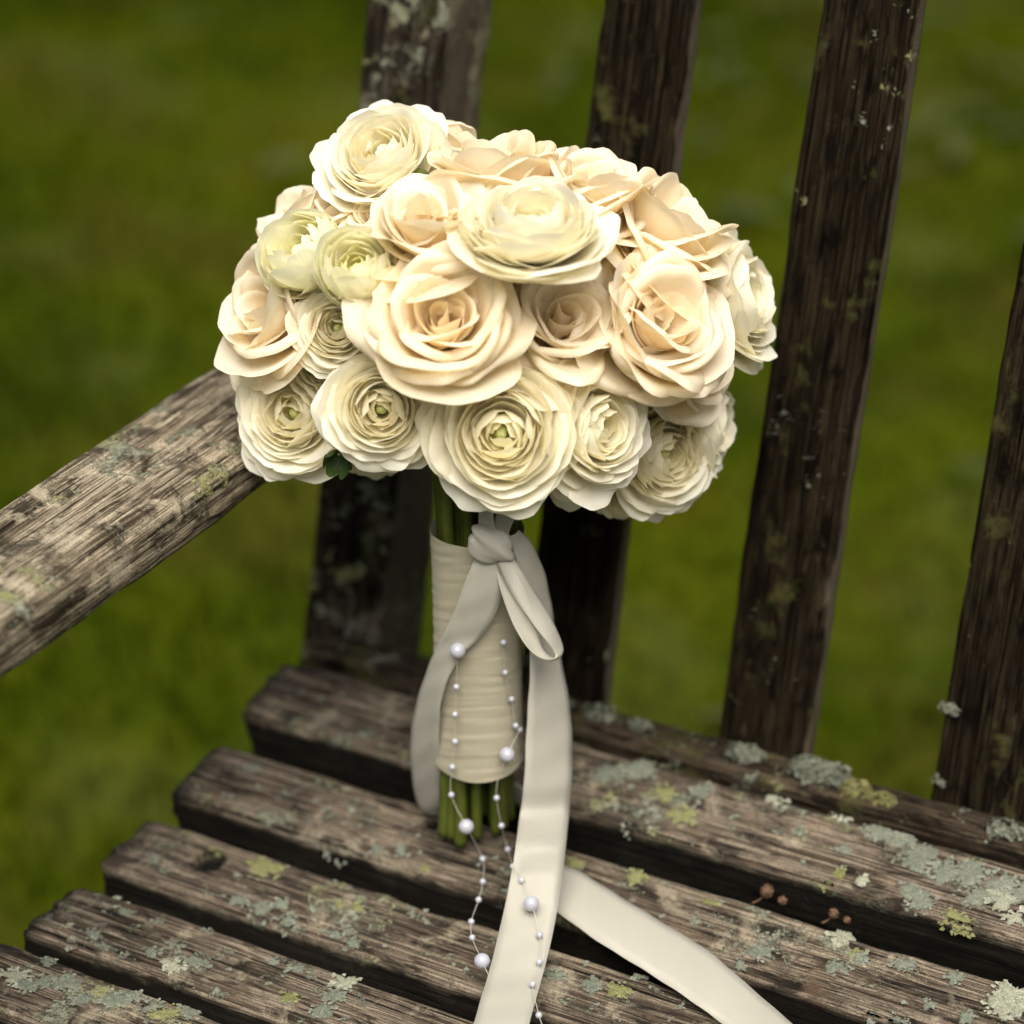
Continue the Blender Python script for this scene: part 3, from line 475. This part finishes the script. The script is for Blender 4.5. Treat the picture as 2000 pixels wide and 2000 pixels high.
for k, so_ in slats.items():
    for ci in range(3):
        V, F, pv, pk = [], [], [], []
        (y0, z0), (y1, z1) = SL[k]; n = np.array([0, -(z1 - z0), y1 - y0]); n /= np.linalg.norm(n)
        pats = [(x, y, r) for (kk, x, y, r, cc) in D['lichen'] if kk == k and cc == ci]
        if ci == 0:
            for q in range(46): pats.append((rl.uniform(.01, .56), rl.uniform(y0 + .003, y1 - .003), rl.uniform(.0008, .0026)))
            for q in range(14): pats.append((rl.uniform(.56, 1.45), rl.uniform(y0 + .004, y1 - .004), rl.uniform(.003, .008)))
        pats = [q for q in pats if not any(kk == k and math.hypot(q[0] - hx, q[1] - hy) < hr + q[2] * .9 for (kk, hx, hy, hr) in D['holes'])]
        for (x, y, r) in pats:
            if r > .0028:
                o0 = len(V); nq = 30; pr = rl.uniform(0, 40); val = rl.uniform(.0, .45)
                ys = min(max(y, y0 + .002), y1 - .002); V.append((x, ys, slat_z(k, ys) + .0007)); pv.append(0); pk.append(val)
                for ring in (.5, .85, 1.0):
                    for q in range(nq):
                        a = 6.2832 * q / nq; rr = r * ring * .80 * (.78 + .55 * float(vnoise(np.array(math.cos(a) * 1.6 + pr), np.array(math.sin(a) * 1.6), np.array(pr), 5)) + .40 * float(vnoise(np.array(math.cos(a) * 5 + pr), np.array(math.sin(a) * 5), np.array(pr), 6)))
                        sx, sy = x + rr * math.cos(a), y + rr * math.sin(a); sy = min(max(sy, y0 + .0008), y1 - .0008)
                        V.append((sx, sy, slat_z(k, sy) + (.0008 if ring < 1 else -.0004) + .0003 * rl.uniform(-1, 1))); pv.append(ring * .5); pk.append(min(1, max(0, val + rl.uniform(-.3, .3))))
                for q in range(nq):
                    q2 = (q + 1) % nq; F.append((o0, o0 + 1 + q, o0 + 1 + q2))
                    for b_ in (0, nq): F.append((o0 + 1 + b_ + q, o0 + 1 + b_ + nq + q, o0 + 1 + b_ + nq + q2, o0 + 1 + b_ + q2))
            nl_ = max(3, int((r / (.00105 if ci != 2 else .0013)) ** 1.85 * .95))
            for q in range(nl_):
                rr = r * math.sqrt(rl.uniform(0, 1)); a = rl.uniform(0, 6.283)
                if vnoise(np.array((x + rr * math.cos(a)) * 260), np.array((y + rr * math.sin(a)) * 260), np.array(0.), 9) < -.38: continue
                sx, sy = x + rr * math.cos(a), y + rr * math.sin(a) * .9
                size = rl.uniform(.0005, .0013) * (1.4 if ci == 2 else 1.0)
                nn = n.copy(); zz = slat_z(k, sy)
                if sy < y0 + .002:                      # hangs over the front arris
                    if sy < y0 - .012: continue
                    zz = slat_z(k, y0) - (y0 + .002 - sy) * .9; sy = y0 - .0005; nn = np.array([0, -.85, .5])
                elif sy > y1 - .001: continue
                lobe(V, F, pv, pk, (sx, sy, zz), nn, (math.cos(a), math.sin(a), 0), size, rl.uniform(.0, .20), rl.uniform(0, 1))
        if V:
            o = mesh('lichen', V, F, M_lich[ci], None, True, {'pv': pv, 'pk': pk}); o['kind'] = 'stuff'
            o.parent = so_; o.matrix_parent_inverse = (Matrix.Translation(Vector(bench.location)) @ so_.matrix_parent_inverse @ so_.matrix_basis).inverted()

# bushy lichen tufts on the rail and the end of the back
def tuft(c, r, nlo, ci, seed, nrm_=(0, -.4, .9)):
    rg = np.random.default_rng(seed); V, F, pv, pk = [], [], [], []
    for q in range(nlo):
        d = rg.normal(size=3); d /= np.linalg.norm(d); d[2] = abs(d[2]) * .8; p = np.asarray(c) + d * np.array([r, r * .7, r * .75]) * rg.uniform(.3, 1)
        nn = d + np.asarray(nrm_) * .4; nn /= np.linalg.norm(nn)
        lobe(V, F, pv, pk, p, nn, rg.normal(size=3), rg.uniform(.0012, .0028), rg.uniform(.2, .9), rg.uniform(0, 1))
    o = mesh('lichen_tuft', V, F, M_tuft[1 if ci == 1 else 0], bench, True, {'pv': pv, 'pk': pk}); o['kind'] = 'stuff'; return o
tuft((.300, .301, .079), .0125, 230, 0, 1); tuft((.309, .302, .080), .010, 140, 2, 2); tuft((.3595, .327, .119), .0048, 50, 2, 3, (-.8, -.4, .3)); tuft((.324, .298, .0775), .008, 90, 1, 4); tuft((.339, .297, .077), .006, 60, 1, 5)
tuft((.262, .302, .0770), .010, 110, 0, 6); tuft((.180, .302, .0770), .010, 100, 0, 7); tuft((.203, .302, .0770), .006, 45, 2, 8); tuft((.3605, .318, .083), .003, 25, 0, 9); tuft((.40, .298, .0775), .009, 90, 0, 10); tuft((.155, .300, .0785), .008, 60, 2, 12)

def petal(R_, H_, beta, W_, r0, a0, roll, rc, cup, side, ruff, rg, nu=17, nv=14, pt=0.0, obo=.55, z0=0.0):
    """one petal in flower space (axis +z). The outline is obovate with the claw at (r0,z0) and the tip at (R_,H_);
    rows run parallel to the rim, so the rim can roll outward all the way round by the angle roll."""
    k = math.hypot(R_ - r0, H_ - z0) * .42
    P0 = np.array([r0, z0]); P3 = np.array([R_, H_]); P1 = P0 + k * np.array([math.cos(a0), math.sin(a0)]); P2 = P3 - k * np.array([math.cos(beta), math.sin(beta)])
    v = np.linspace(0, 1, 40)
    B = ((1 - v) ** 3)[:, None] * P0 + (3 * v * (1 - v) ** 2)[:, None] * P1 + (3 * v * v * (1 - v))[:, None] * P2 + (v ** 3)[:, None] * P3
    d = np.concatenate([[0], np.cumsum(np.linalg.norm(np.diff(B, axis=0), axis=1))]); Lt = d[-1]; d /= Lt
    ph = rg.uniform(0, 6.28, 10)
    rho = 1 - (1 - np.linspace(0, 1, nv)) ** 1.6
    phi = np.linspace(-1, 1, nu); phi = np.sign(phi) * np.abs(phi) ** 1.2 * R(86)
    RH, PH = np.meshgrid(rho, phi, indexing='ij')
    rf = np.cos(PH) ** obo * (1 + .045 * np.sin(PH * 3.1 + ph[0]) + .03 * np.sin(PH * 6.3 + ph[1]) + .014 * np.sin(PH * 13 + ph[2]) + .007 * np.sin(PH * 27 + ph[9]))
    A = W_ / .60
    skew = rg.uniform(-.10, .10)
    def surf(q):
        X = q * rf * np.sin(PH); Y = q * rf * np.cos(PH)
        r = np.interp(Y, d, B[:, 0]) + np.where(Y > 1, (Y - 1) * Lt * math.cos(beta), 0); z = np.interp(Y, d, B[:, 1]) + np.where(Y > 1, (Y - 1) * Lt * math.sin(beta), 0)
        sx = X * A; cr = np.maximum(cup * np.maximum(r, r0), W_ * .42); th = sx / cr
        w = ruff * q ** 2 * (np.sin(PH * 2.2 + ph[3]) + .7 * np.sin(PH * 4.9 + ph[4]) + .5 * np.sin(PH * 9.5 + ph[5]) + .22 * np.sin(PH * 19 + ph[9])) + ruff * .8 * np.sin(Y * 6 + X * 5 + ph[6]) * q
        w = w + side * np.clip(np.abs(X) / .6 - .45, 0, 1) ** 2 * W_ * 2.2 - ruff * 1.2 * np.exp(-(X / .07) ** 2) * np.sin(q * 3.1)
        return np.stack([r - cr * (1 - np.cos(th)) + w, cr * np.sin(th) + skew * Y * W_, z + w * .5], -1)
    S0 = surf(RH)
    rcv = rc + .05 * np.sin(PH * 2.7 + ph[7])
    e = .02
    Pc = surf(rcv); Dc = (Pc - surf(rcv - e)); Dl = np.linalg.norm(Dc, axis=-1, keepdims=True); Dn = Dc / (Dl + 1e-9)
    dP = np.gradient(Pc, axis=1); Nn = np.cross(dP, Dn); Nn /= np.linalg.norm(Nn, axis=-1, keepdims=True) + 1e-9
    out = np.stack([np.ones_like(PH), 0 * PH, -.5 * np.ones_like(PH)], -1)
    sg = np.sign((Nn * out).sum(-1).mean()); Nn = Nn * (sg if sg != 0 else 1)
    q = np.clip(RH - rcv, 0, None)[..., None] * Dl / e
    qm = np.clip(1 - rcv, .02, None)[..., None] * Dl / e
    am = roll * (1 - pt * np.exp(-(PH / .30) ** 2)) * (.8 + .25 * np.sin(PH * 1.9 + ph[8])) * np.clip((R(88) - np.abs(PH)) / R(25), 0, 1)
    kp = (am[..., None] / qm); kq = kp * q; small = np.abs(kp) < 1e-4
    kp_ = np.where(small, 1, kp)
    Rl = Pc + Dn * np.where(small, q, np.sin(kq) / kp_) + Nn * np.where(small, 0, (1 - np.cos(kq)) / kp_)
    V = np.where((RH > rcv)[..., None], Rl, S0)
    return V.reshape(-1, 3), np.broadcast_to(phi / 3.0 + .5, RH.shape).ravel(), RH.ravel()
PETAL = petal
# ------------------------------------------------------------------ dried buds lodged on the seat
def sph(c, r, sq=(1, 1, 1), nu=14, nv=9, rough=.12, seed=0):
    V = []
    for j in range(nv):
        for i in range(nu):
            th = math.pi * j / (nv - 1); ph = 2 * math.pi * i / nu
            d = np.array([math.sin(th) * math.cos(ph), math.sin(th) * math.sin(ph), math.cos(th)])
            k = 1 + rough * float(vnoise(np.array(d[0] * 2.2), np.array(d[1] * 2.2), np.array(d[2] * 2.2), seed))
            V.append(np.asarray(c) + d * r * k * np.array(sq))
    return np.array(V), [tuple(int(q) for q in f) for f in gridf(nu, nv, True)[:, ::-1]]
def merge(parts):
    V, F = [], []
    for v, f in parts:
        o = len(V); V += [tuple(p) for p in v]; F += [tuple(int(q) + o for q in ff) for ff in f]
    return V, F
for i, (p, sc_, lab) in enumerate(zip(D['buds'], (1.0, .8), ('larger dried brown bud cluster with short stalk on the seat slat edge', 'smaller dried brown bud at the slat edge, right of the larger cluster'))):
    p = np.array(p); p[2] = slat_z('D', .2115)
    b = empty('dry_bud', p); tag(b, lab, 'bud', 'dried buds on the seat')
    r = .0042 * sc_
    rgb = np.random.default_rng(60 + i)
    for (cx, cz, sc2, tilt_) in ((0, 2.0, 1.0, .3), (1.7, 1.0, .72, .9)):
        c0 = p + np.array([r * cx, .0015 * cx, r * cz]); V, F = sph((0, 0, 0), r * sc2 * .62, (1, 1, 1.1), 14, 9, .5, i + 5); parts_ = [(V + c0, F)]
        for k in range(6):
            pV, _, _ = PETAL(.55, 1.0, R(100 + rgb.uniform(-25, 25)), .5, .1, R(5), 0, .9, 1.1, 0, .05, rgb, 9, 7, 0, .8)
            a = k * 1.047 + rgb.uniform(-.3, .3); c, sn = math.cos(a), math.sin(a)
            pV = np.stack([pV[:, 0] * c - pV[:, 1] * sn, pV[:, 0] * sn + pV[:, 1] * c, pV[:, 2] - .6], -1) * r * sc2 * 1.25
            ct, st = math.cos(tilt_), math.sin(tilt_); pV = np.stack([pV[:, 0] * ct + pV[:, 2] * st, pV[:, 1], -pV[:, 0] * st + pV[:, 2] * ct], -1)
            parts_.append((pV + c0, [tuple(int(q) for q in f) for f in gridf(9, 7)]))
        V, F = merge(parts_); mesh('husk', V, F, M_bud, b)
    V, F = tube(smooth_path([p + np.array([-r * 1.6, -.001, .0]), p + np.array([-r * .9, 0, r * .5]), p + np.array([-r * .3, 0, r * 1.3]), p + np.array([r * .2, 0, r * 2.2])], 8), .0006, 6)
    mesh('stalk', V, F, M_bud, b)

# ------------------------------------------------------------------ the bouquet
AX = np.array([.163, .204]); FOOT = .0545
bq = empty('bouquet', (AX[0], AX[1], FOOT))
tag(bq, 'round bridal bouquet of cream roses and white ranunculus with ribbon and pearls', 'bouquet')

def flower(ty, P, N_, Rf, seed):
    rg = np.random.default_rng(seed)
    Rf = Rf * {'rose': (1.10 if seed == 1 else 1.20) if seed in (1, 2) else 1.30, 'bud': 1.22, 'ranunculus': 1.24}[ty]
    P = Vector(P); ez = Vector(N_).normalized()
    ex = ez.cross(Vector((0, 0, 1)) if abs(ez.z) < .9 else Vector((1, 0, 0))).normalized(); ey = ez.cross(ex)
    if ty == 'rose':
        N, hgt, n_out, mat = (31 if seed in (1, 2) else 24), .80, (18 if seed in (1, 2) else 13), (M_rosep if seed in (1, 6, 8, 10) else M_rose)
    elif ty == 'bud':
        N, hgt, n_out, mat = 44, 1.25, 8, M_ranbud
    else:
        N, hgt, n_out, mat = 66, .62, 14, M_ran
    root = empty('rose' if ty == 'rose' else 'ranunculus', tuple(P - ez * Rf * hgt * .85), bq)
    root.location = Vector(root.location) - Vector(bq.location)
    base = P - ez * Rf * hgt * .85
    M = np.array([[ex.x, ey.x, ez.x], [ex.y, ey.y, ez.y], [ex.z, ey.z, ez.z]])
    hv, hf, hu, hvv, hk = [], [], [], [], []
    ph0 = rg.uniform(0, 6.28)
    for i in range(N):
        t = i / (N - 1)
        phi = ph0 + i * 2.39996 + rg.uniform(-.18, .18) * (2.2 if ty == 'rose' else 1)
        if ty == 'rose':
            guard = i >= N - 4 and seed not in (1, 2)                     # a few broad guard petals spread behind the bloom
            op = rg.uniform(.88, 1.12)
            Rr = (.09 + .85 * t ** .86) * op * (1.16 if guard else 1)
            Hh = np.interp(t, [0, .15, .35, .6, .8, 1], [.68, .76, .86, .83, .68, .44]) * rg.uniform(.86, 1.12) * (.55 if guard else 1)
            be = R(np.interp(t, [0, .2, .45, .7, 1], [98, 90, 76, 58, 20]) + rg.uniform(-11, 11))
            a0 = R(np.interp(t, [0, .3, .7, 1], [80, 62, 32, 10]))
            Wd = np.interp(t, [0, .2, .5, 1], [.26, .48, .70, .88]) * rg.uniform(.82, 1.15)
            ro = R(np.interp(t, [0, .15, .3, .5, 1], [10, 60, 150, 225, 265])) * (rg.uniform(.7, 1.15) if rg.uniform() < (.86 if seed in (1, 2) else .62) else rg.uniform(.08, .35)) * (.5 if guard else 1)
            V, pu, pv = petal(Rr, Hh, be, Wd, .03 + .05 * t, a0, ro, np.interp(t, [0, .5, 1], [.88, .84, .81]), np.interp(t, [0, .4, 1], [1.0, 1.10, 1.45]), np.interp(t, [0, .3, 1], [0, .04, .12]), .014 + .016 * t, rg, 41, 16, rg.uniform(.0, 1.0), rg.uniform(.40, .62))
        elif ty == 'bud':
            Rr = (.05 + .80 * math.sin(t * math.pi / 2) ** 1.0) * rg.uniform(.95, 1.05)
            Hh = np.interp(t, [0, .3, .6, .85, 1], [.85, 1.10, 1.16, 1.0, .62]) * rg.uniform(.94, 1.05)
            be = R(np.interp(t, [0, .3, .7, .9, 1], [140, 132, 122, 100, 52])); a0 = R(np.interp(t, [0, .4, 1], [75, 30, 5]))
            Wd = np.interp(t, [0, .4, 1], [.22, .52, .72]) * rg.uniform(.9, 1.1)
            V, pu, pv = petal(Rr * (1 if t > .9 else .72 + .2 * t), Hh, be, Wd, .06, a0, R(rg.uniform(-15, 15)), .85, 1.08, 0.0, .009, rg, 33, 10, 0, .45)
        else:
            Rr = (.035 + .945 * t ** .97) * rg.uniform(.94, 1.07)
            Hh = np.interp(t, [0, .12, .3, .55, .8, 1], [.50, .58, .64, .60, .44, .20]) * rg.uniform(.95, 1.05) + rg.uniform(-.012, .012)
            be = R(np.interp(t, [0, .15, .35, .6, .85, 1], [160, 150, 118, 86, 52, 20]) + rg.uniform(-8, 8)); a0 = R(np.interp(t, [0, .4, 1], [70, 24, -2]))
            Wd = np.interp(t, [0, .2, .5, 1], [.20, .42, .58, .66]) * rg.uniform(.78, 1.15)
            V, pu, pv = petal(Rr, Hh, be, Wd, .05, a0, R(rg.uniform(-50, 80) * t), .82, np.interp(t, [0, .5, 1], [1.0, 1.06, 1.25]), np.interp(t, [0, .5, 1], [0, .0, .03]), .006 + .013 * t, rg, 41 if t > .5 else 31, 10, 0, .42)
        c, s = math.cos(phi), math.sin(phi)
        V = np.stack([V[:, 0] * c - V[:, 1] * s, V[:, 0] * s + V[:, 1] * c, V[:, 2]], -1)
        # tilt each petal a little for irregularity
        jt = rg.normal(0, (.045 if ty == 'rose' else .02) * (1 + 1.6 * t), 3); V = V + np.cross(np.broadcast_to(jt, V.shape), V)
        Vw = (M @ (V * Rf).T).T + np.array(base)
        nu_ = len(np.unique(pu)); nv_ = len(pu) // nu_
        k = rg.uniform(0, 1); kk = np.full(len(V), k)
        pvv = pv if ty == 'rose' else pv * np.interp(t, [0, .12, .35], [.35, .7, 1.0])
        if i >= N - n_out and seed < 40:
            mesh('petal', Vw, gridf(nu_, nv_), mat, root, True, {'pu': pu, 'pv': pvv, 'pk': kk})
        else:
            o0 = sum(len(q) for q in hv); hv.append(Vw); hf.append(gridf(nu_, nv_) + o0); hu.append(pu); hvv.append(pvv); hk.append(kk)
    ho = mesh('petal_heart', np.concatenate(hv), np.concatenate(hf), mat, root, True, {'pu': np.concatenate(hu), 'pv': np.concatenate(hvv), 'pk': np.concatenate(hk)}); ho['kind'] = 'stuff'
    if ty != 'rose':
        # green button in the middle
        c0 = np.array(base + ez * Rf * hgt * .55); V, F = sph((0, 0, 0), Rf * .075, (1, 1, 1.1), 14, 9, .25, seed)
        V = (M @ V.T).T + c0; nn = len(V)
        mesh('button', V, F, M_eye, root, True, {'pu': np.zeros(nn), 'pv': np.full(nn, .25), 'pk': np.full(nn, .3)})
    # calyx
    V, F = sph((0, 0, 0), Rf * .20, (1, 1, .7), 12, 8, .15, seed); V = (M @ V.T).T + np.array(base - ez * Rf * .02)
    mesh('calyx', V, F, M_stem, root)
    return base, ez, Rf
stems = []
for f in D['flowers']:
    stems.append(flower(*f))
rs = random.Random(4)
# stems run from every flower through the wrap to the foot
NECK = np.array([AX[0], AX[1], .245])
for i, (b, ez, Rf) in enumerate(stems):
    b = np.array(b); a = math.atan2(b[1] - AX[1], b[0] - AX[0]) + rs.uniform(-.3, .3); rr = .0175 * math.sqrt(rs.uniform(.05, 1)); rr2 = rr * 1.0 + .0015
    n1 = np.array([AX[0] + rr * math.cos(a), AX[1] + rr * math.sin(a), .236]); n2 = np.array([AX[0] + rr2 * .92 * math.cos(a + .5), AX[1] + rr2 * .92 * math.sin(a + .5), .10]); n3 = np.array([AX[0] + rr2 * 1.02 * math.cos(a + .6), AX[1] + rr2 * 1.02 * math.sin(a + .6), FOOT + (.0035 if True else 0) + rs.uniform(0, .004) + max(0, math.sin(a + .6)) * .003])
    s0 = b - np.array(ez) * Rf * .12
    hd = np.array(D['head']); ins = s0 + (np.array([AX[0], AX[1], s0[2]]) - s0) * .55 + np.array([0, 0, .004]); midp = n1 + (ins - n1) * .4
    V, F = tube(smooth_path([s0, ins, midp, n1, n2, n3], 32), rs.uniform(.0026, .0037), 9)
    mesh('stem', V, F, M_stem, bq)
# the wrapped handle: overlapping turns of satin
nz_, nc = 150, 72
zz = np.linspace(.1015, .2270, nz_); VV = []; rw = random.Random(2)
turns = np.sort(np.array([  .1015 + .126 * (k + rw.uniform(-.42, .42)) / 22 for k in range(23)]))
for iz, z in enumerate(zz):
    for ic in range(nc):
        a = 2 * math.pi * ic / nc
        zs = z + .004 * math.sin(a - .6) + .0016 * math.sin(2 * a)
        kk = np.searchsorted(turns, zs); lo = turns[max(kk - 1, 0)]; hi = turns[min(kk, len(turns) - 1)]; fr_ = (zs - lo) / max(hi - lo, .003)
        r = .0210 + .0012 * ((z - .165) / .07) ** 2 + .00016 * (1 - min(1, max(0, fr_))) + .00018 * float(vnoise(np.array(a * 1.6), np.array(zs * 520), np.array(0.), 3)) + .0007 * math.cos(3 * a + 1)
        VV.append((AX[0] + r * math.cos(a), AX[1] + r * math.sin(a), z + .0018 * math.sin(a * 2 + 1) * (1 if iz < 4 else 0)))
# turn the rims in
for (z, r) in ((.0985, .0195), (.2345, .0198)):
    pass
wf = gridf(nc, nz_, True)
wrap = mesh('handle_wrap', VV, wf, M_wrap, bq, True, {'pu': np.tile(np.linspace(.1, .9, nc), nz_), 'pv': np.repeat(np.linspace(0, 1, nz_) * 8, nc)})
# ribbon strips
def strip(name, st, parent, sub=7, nw=7, mat=M_ribbon, bow=.0):
    Lp = smooth_path([s[0] for s in st], (len(st) - 1) * sub + 1); Rp = smooth_path([s[1] for s in st], (len(st) - 1) * sub + 1)
    n = len(Lp); V, pu, pv = [], [], []
    d = np.concatenate([[0], np.cumsum(np.linalg.norm(np.diff((Lp + Rp) / 2, axis=0), axis=1))])
    rg = np.random.default_rng(len(st))
    T = np.gradient((Lp + Rp) / 2, axis=0)
    for i in range(n):
        wv = Rp[i] - Lp[i]; nn = np.cross(T[i], wv); nn /= np.linalg.norm(nn) + 1e-12
        for k in range(nw):
            q = k / (nw - 1); V.append(Lp[i] + wv * q + nn * (bow * 4 * q * (1 - q) + .0002 * math.sin(d[i] * 300 + q * 4))); pu.append(q); pv.append(d[i] / .025)
    o = mesh(name, V, gridf(nw, n), mat, parent, True, {'pu': pu, 'pv': pv})
    md = o.modifiers.new('thickness', 'SOLIDIFY'); md.thickness = .00035
    return o
rb = empty('ribbon_bow', (0, 0, 0), bq); rb.location = Vector(D['knot'][0]) - Vector(bq.location)
for nm in ('tail', 'loop', 'stub'):
    for st in D['ribbon'][nm]: strip(nm, st, rb, bow={'tail': .0012, 'loop': .0016, 'stub': .001}[nm])
# knot: a pinched, folded lump of ribbon
kc = np.array(D['knot'][0]); tw = np.array([-.02, -.09, .0]); out = np.array(CAM - Vector(kc)); out[2] = 0; out /= np.linalg.norm(out); sx = np.array([out[1] * -1, out[0], 0])
V = []; nu, nv = 36, 22
for j in range(nv):
    for i in range(nu):
        th = math.pi * j / (nv - 1); p_ = 2 * math.pi * i / nu
        d = np.array([math.sin(th) * math.cos(p_), math.sin(th) * math.sin(p_), math.cos(th)])
        # folds wrap diagonally round the knot
        k = 1 + .10 * math.sin(5 * (d[2] * .9 + d[0] * .8) + .6) + .04 * math.sin(13 * (d[2] * .8 + d[0] * .5))
        sq = np.sign(d) * np.abs(d) ** .82
        V.append(kc + k * (sx * sq[0] * .0104 + out * sq[1] * .0058 + np.array([0, 0, 1.]) * sq[2] * .0088 + np.array([0, 0, -1.]) * sq[0] * .002))
mesh('knot', V, [tuple(int(q) for q in f) for f in gridf(nu, nv, True)[:, ::-1]], M_ribbon, rb, True, {'pu': np.tile(np.linspace(.1, .8, nu), nv), 'pv': np.repeat(np.linspace(0, .6, nv), nu)})
# strings of pearls
pb = {}
for k, r in (('b', .0037), ('s', .00155)):
    V, F = sph((0, 0, 0), r, (1, 1, 1), 24 if k == 'b' else 16, 15 if k == 'b' else 11, 0.0)
    m = bpy.data.meshes.new('pearl'); m.from_pydata([tuple(v) for v in V], [], F); m.polygons.foreach_set('use_smooth', [True] * len(m.polygons)); m.materials.append(M_pearl); pb[k] = m
for sidx, stx in enumerate(D['pearls']):
    ps = empty('pearl_string', (0, 0, 0), bq); ps.location = Vector(stx[0][0]) - Vector(bq.location)
    for (p, k) in stx:
        if k == 't': continue
        o = bpy.data.objects.new('pearl', pb[k]); COL.objects.link(o); o.parent = ps; o.location = Vector(p) - Vector(stx[0][0])
    pts = [q[0] for q in stx]
    V, F = tube(smooth_path(pts, len(pts) * 8), .00017, 6)
    mesh('thread', V, F, M_thread, ps)
# green bud leaf peeping out between the lower flowers
lc = np.array(D['leaf']); parts = []
lb = empty('bud_leaf', (0, 0, 0), bq); lb.location = Vector(lc) - Vector(bq.location)
rg = np.random.default_rng(8)
for k in range(6):
    a = k * 1.05; V, pu, pv = petal(.6, .95, R(110), .42, .08, R(20), 0, .9, 1.1, .0, .02, rg, 9, 10, 0, .9)
    c, s = math.cos(a), math.sin(a); V = np.stack([V[:, 0] * c - V[:, 1] * s, V[:, 0] * s + V[:, 1] * c, V[:, 2]], -1) * .0105
    ez = Vector((.35, -.8, -.2)).normalized(); ex = ez.cross(Vector((0, 0, 1))).normalized(); ey = ez.cross(ex)
    Mx = np.array([[ex.x, ey.x, ez.x], [ex.y, ey.y, ez.y], [ex.z, ey.z, ez.z]])
    mesh('sepal', (Mx @ V.T).T + lc, gridf(9, 10), M_leaf, lb)
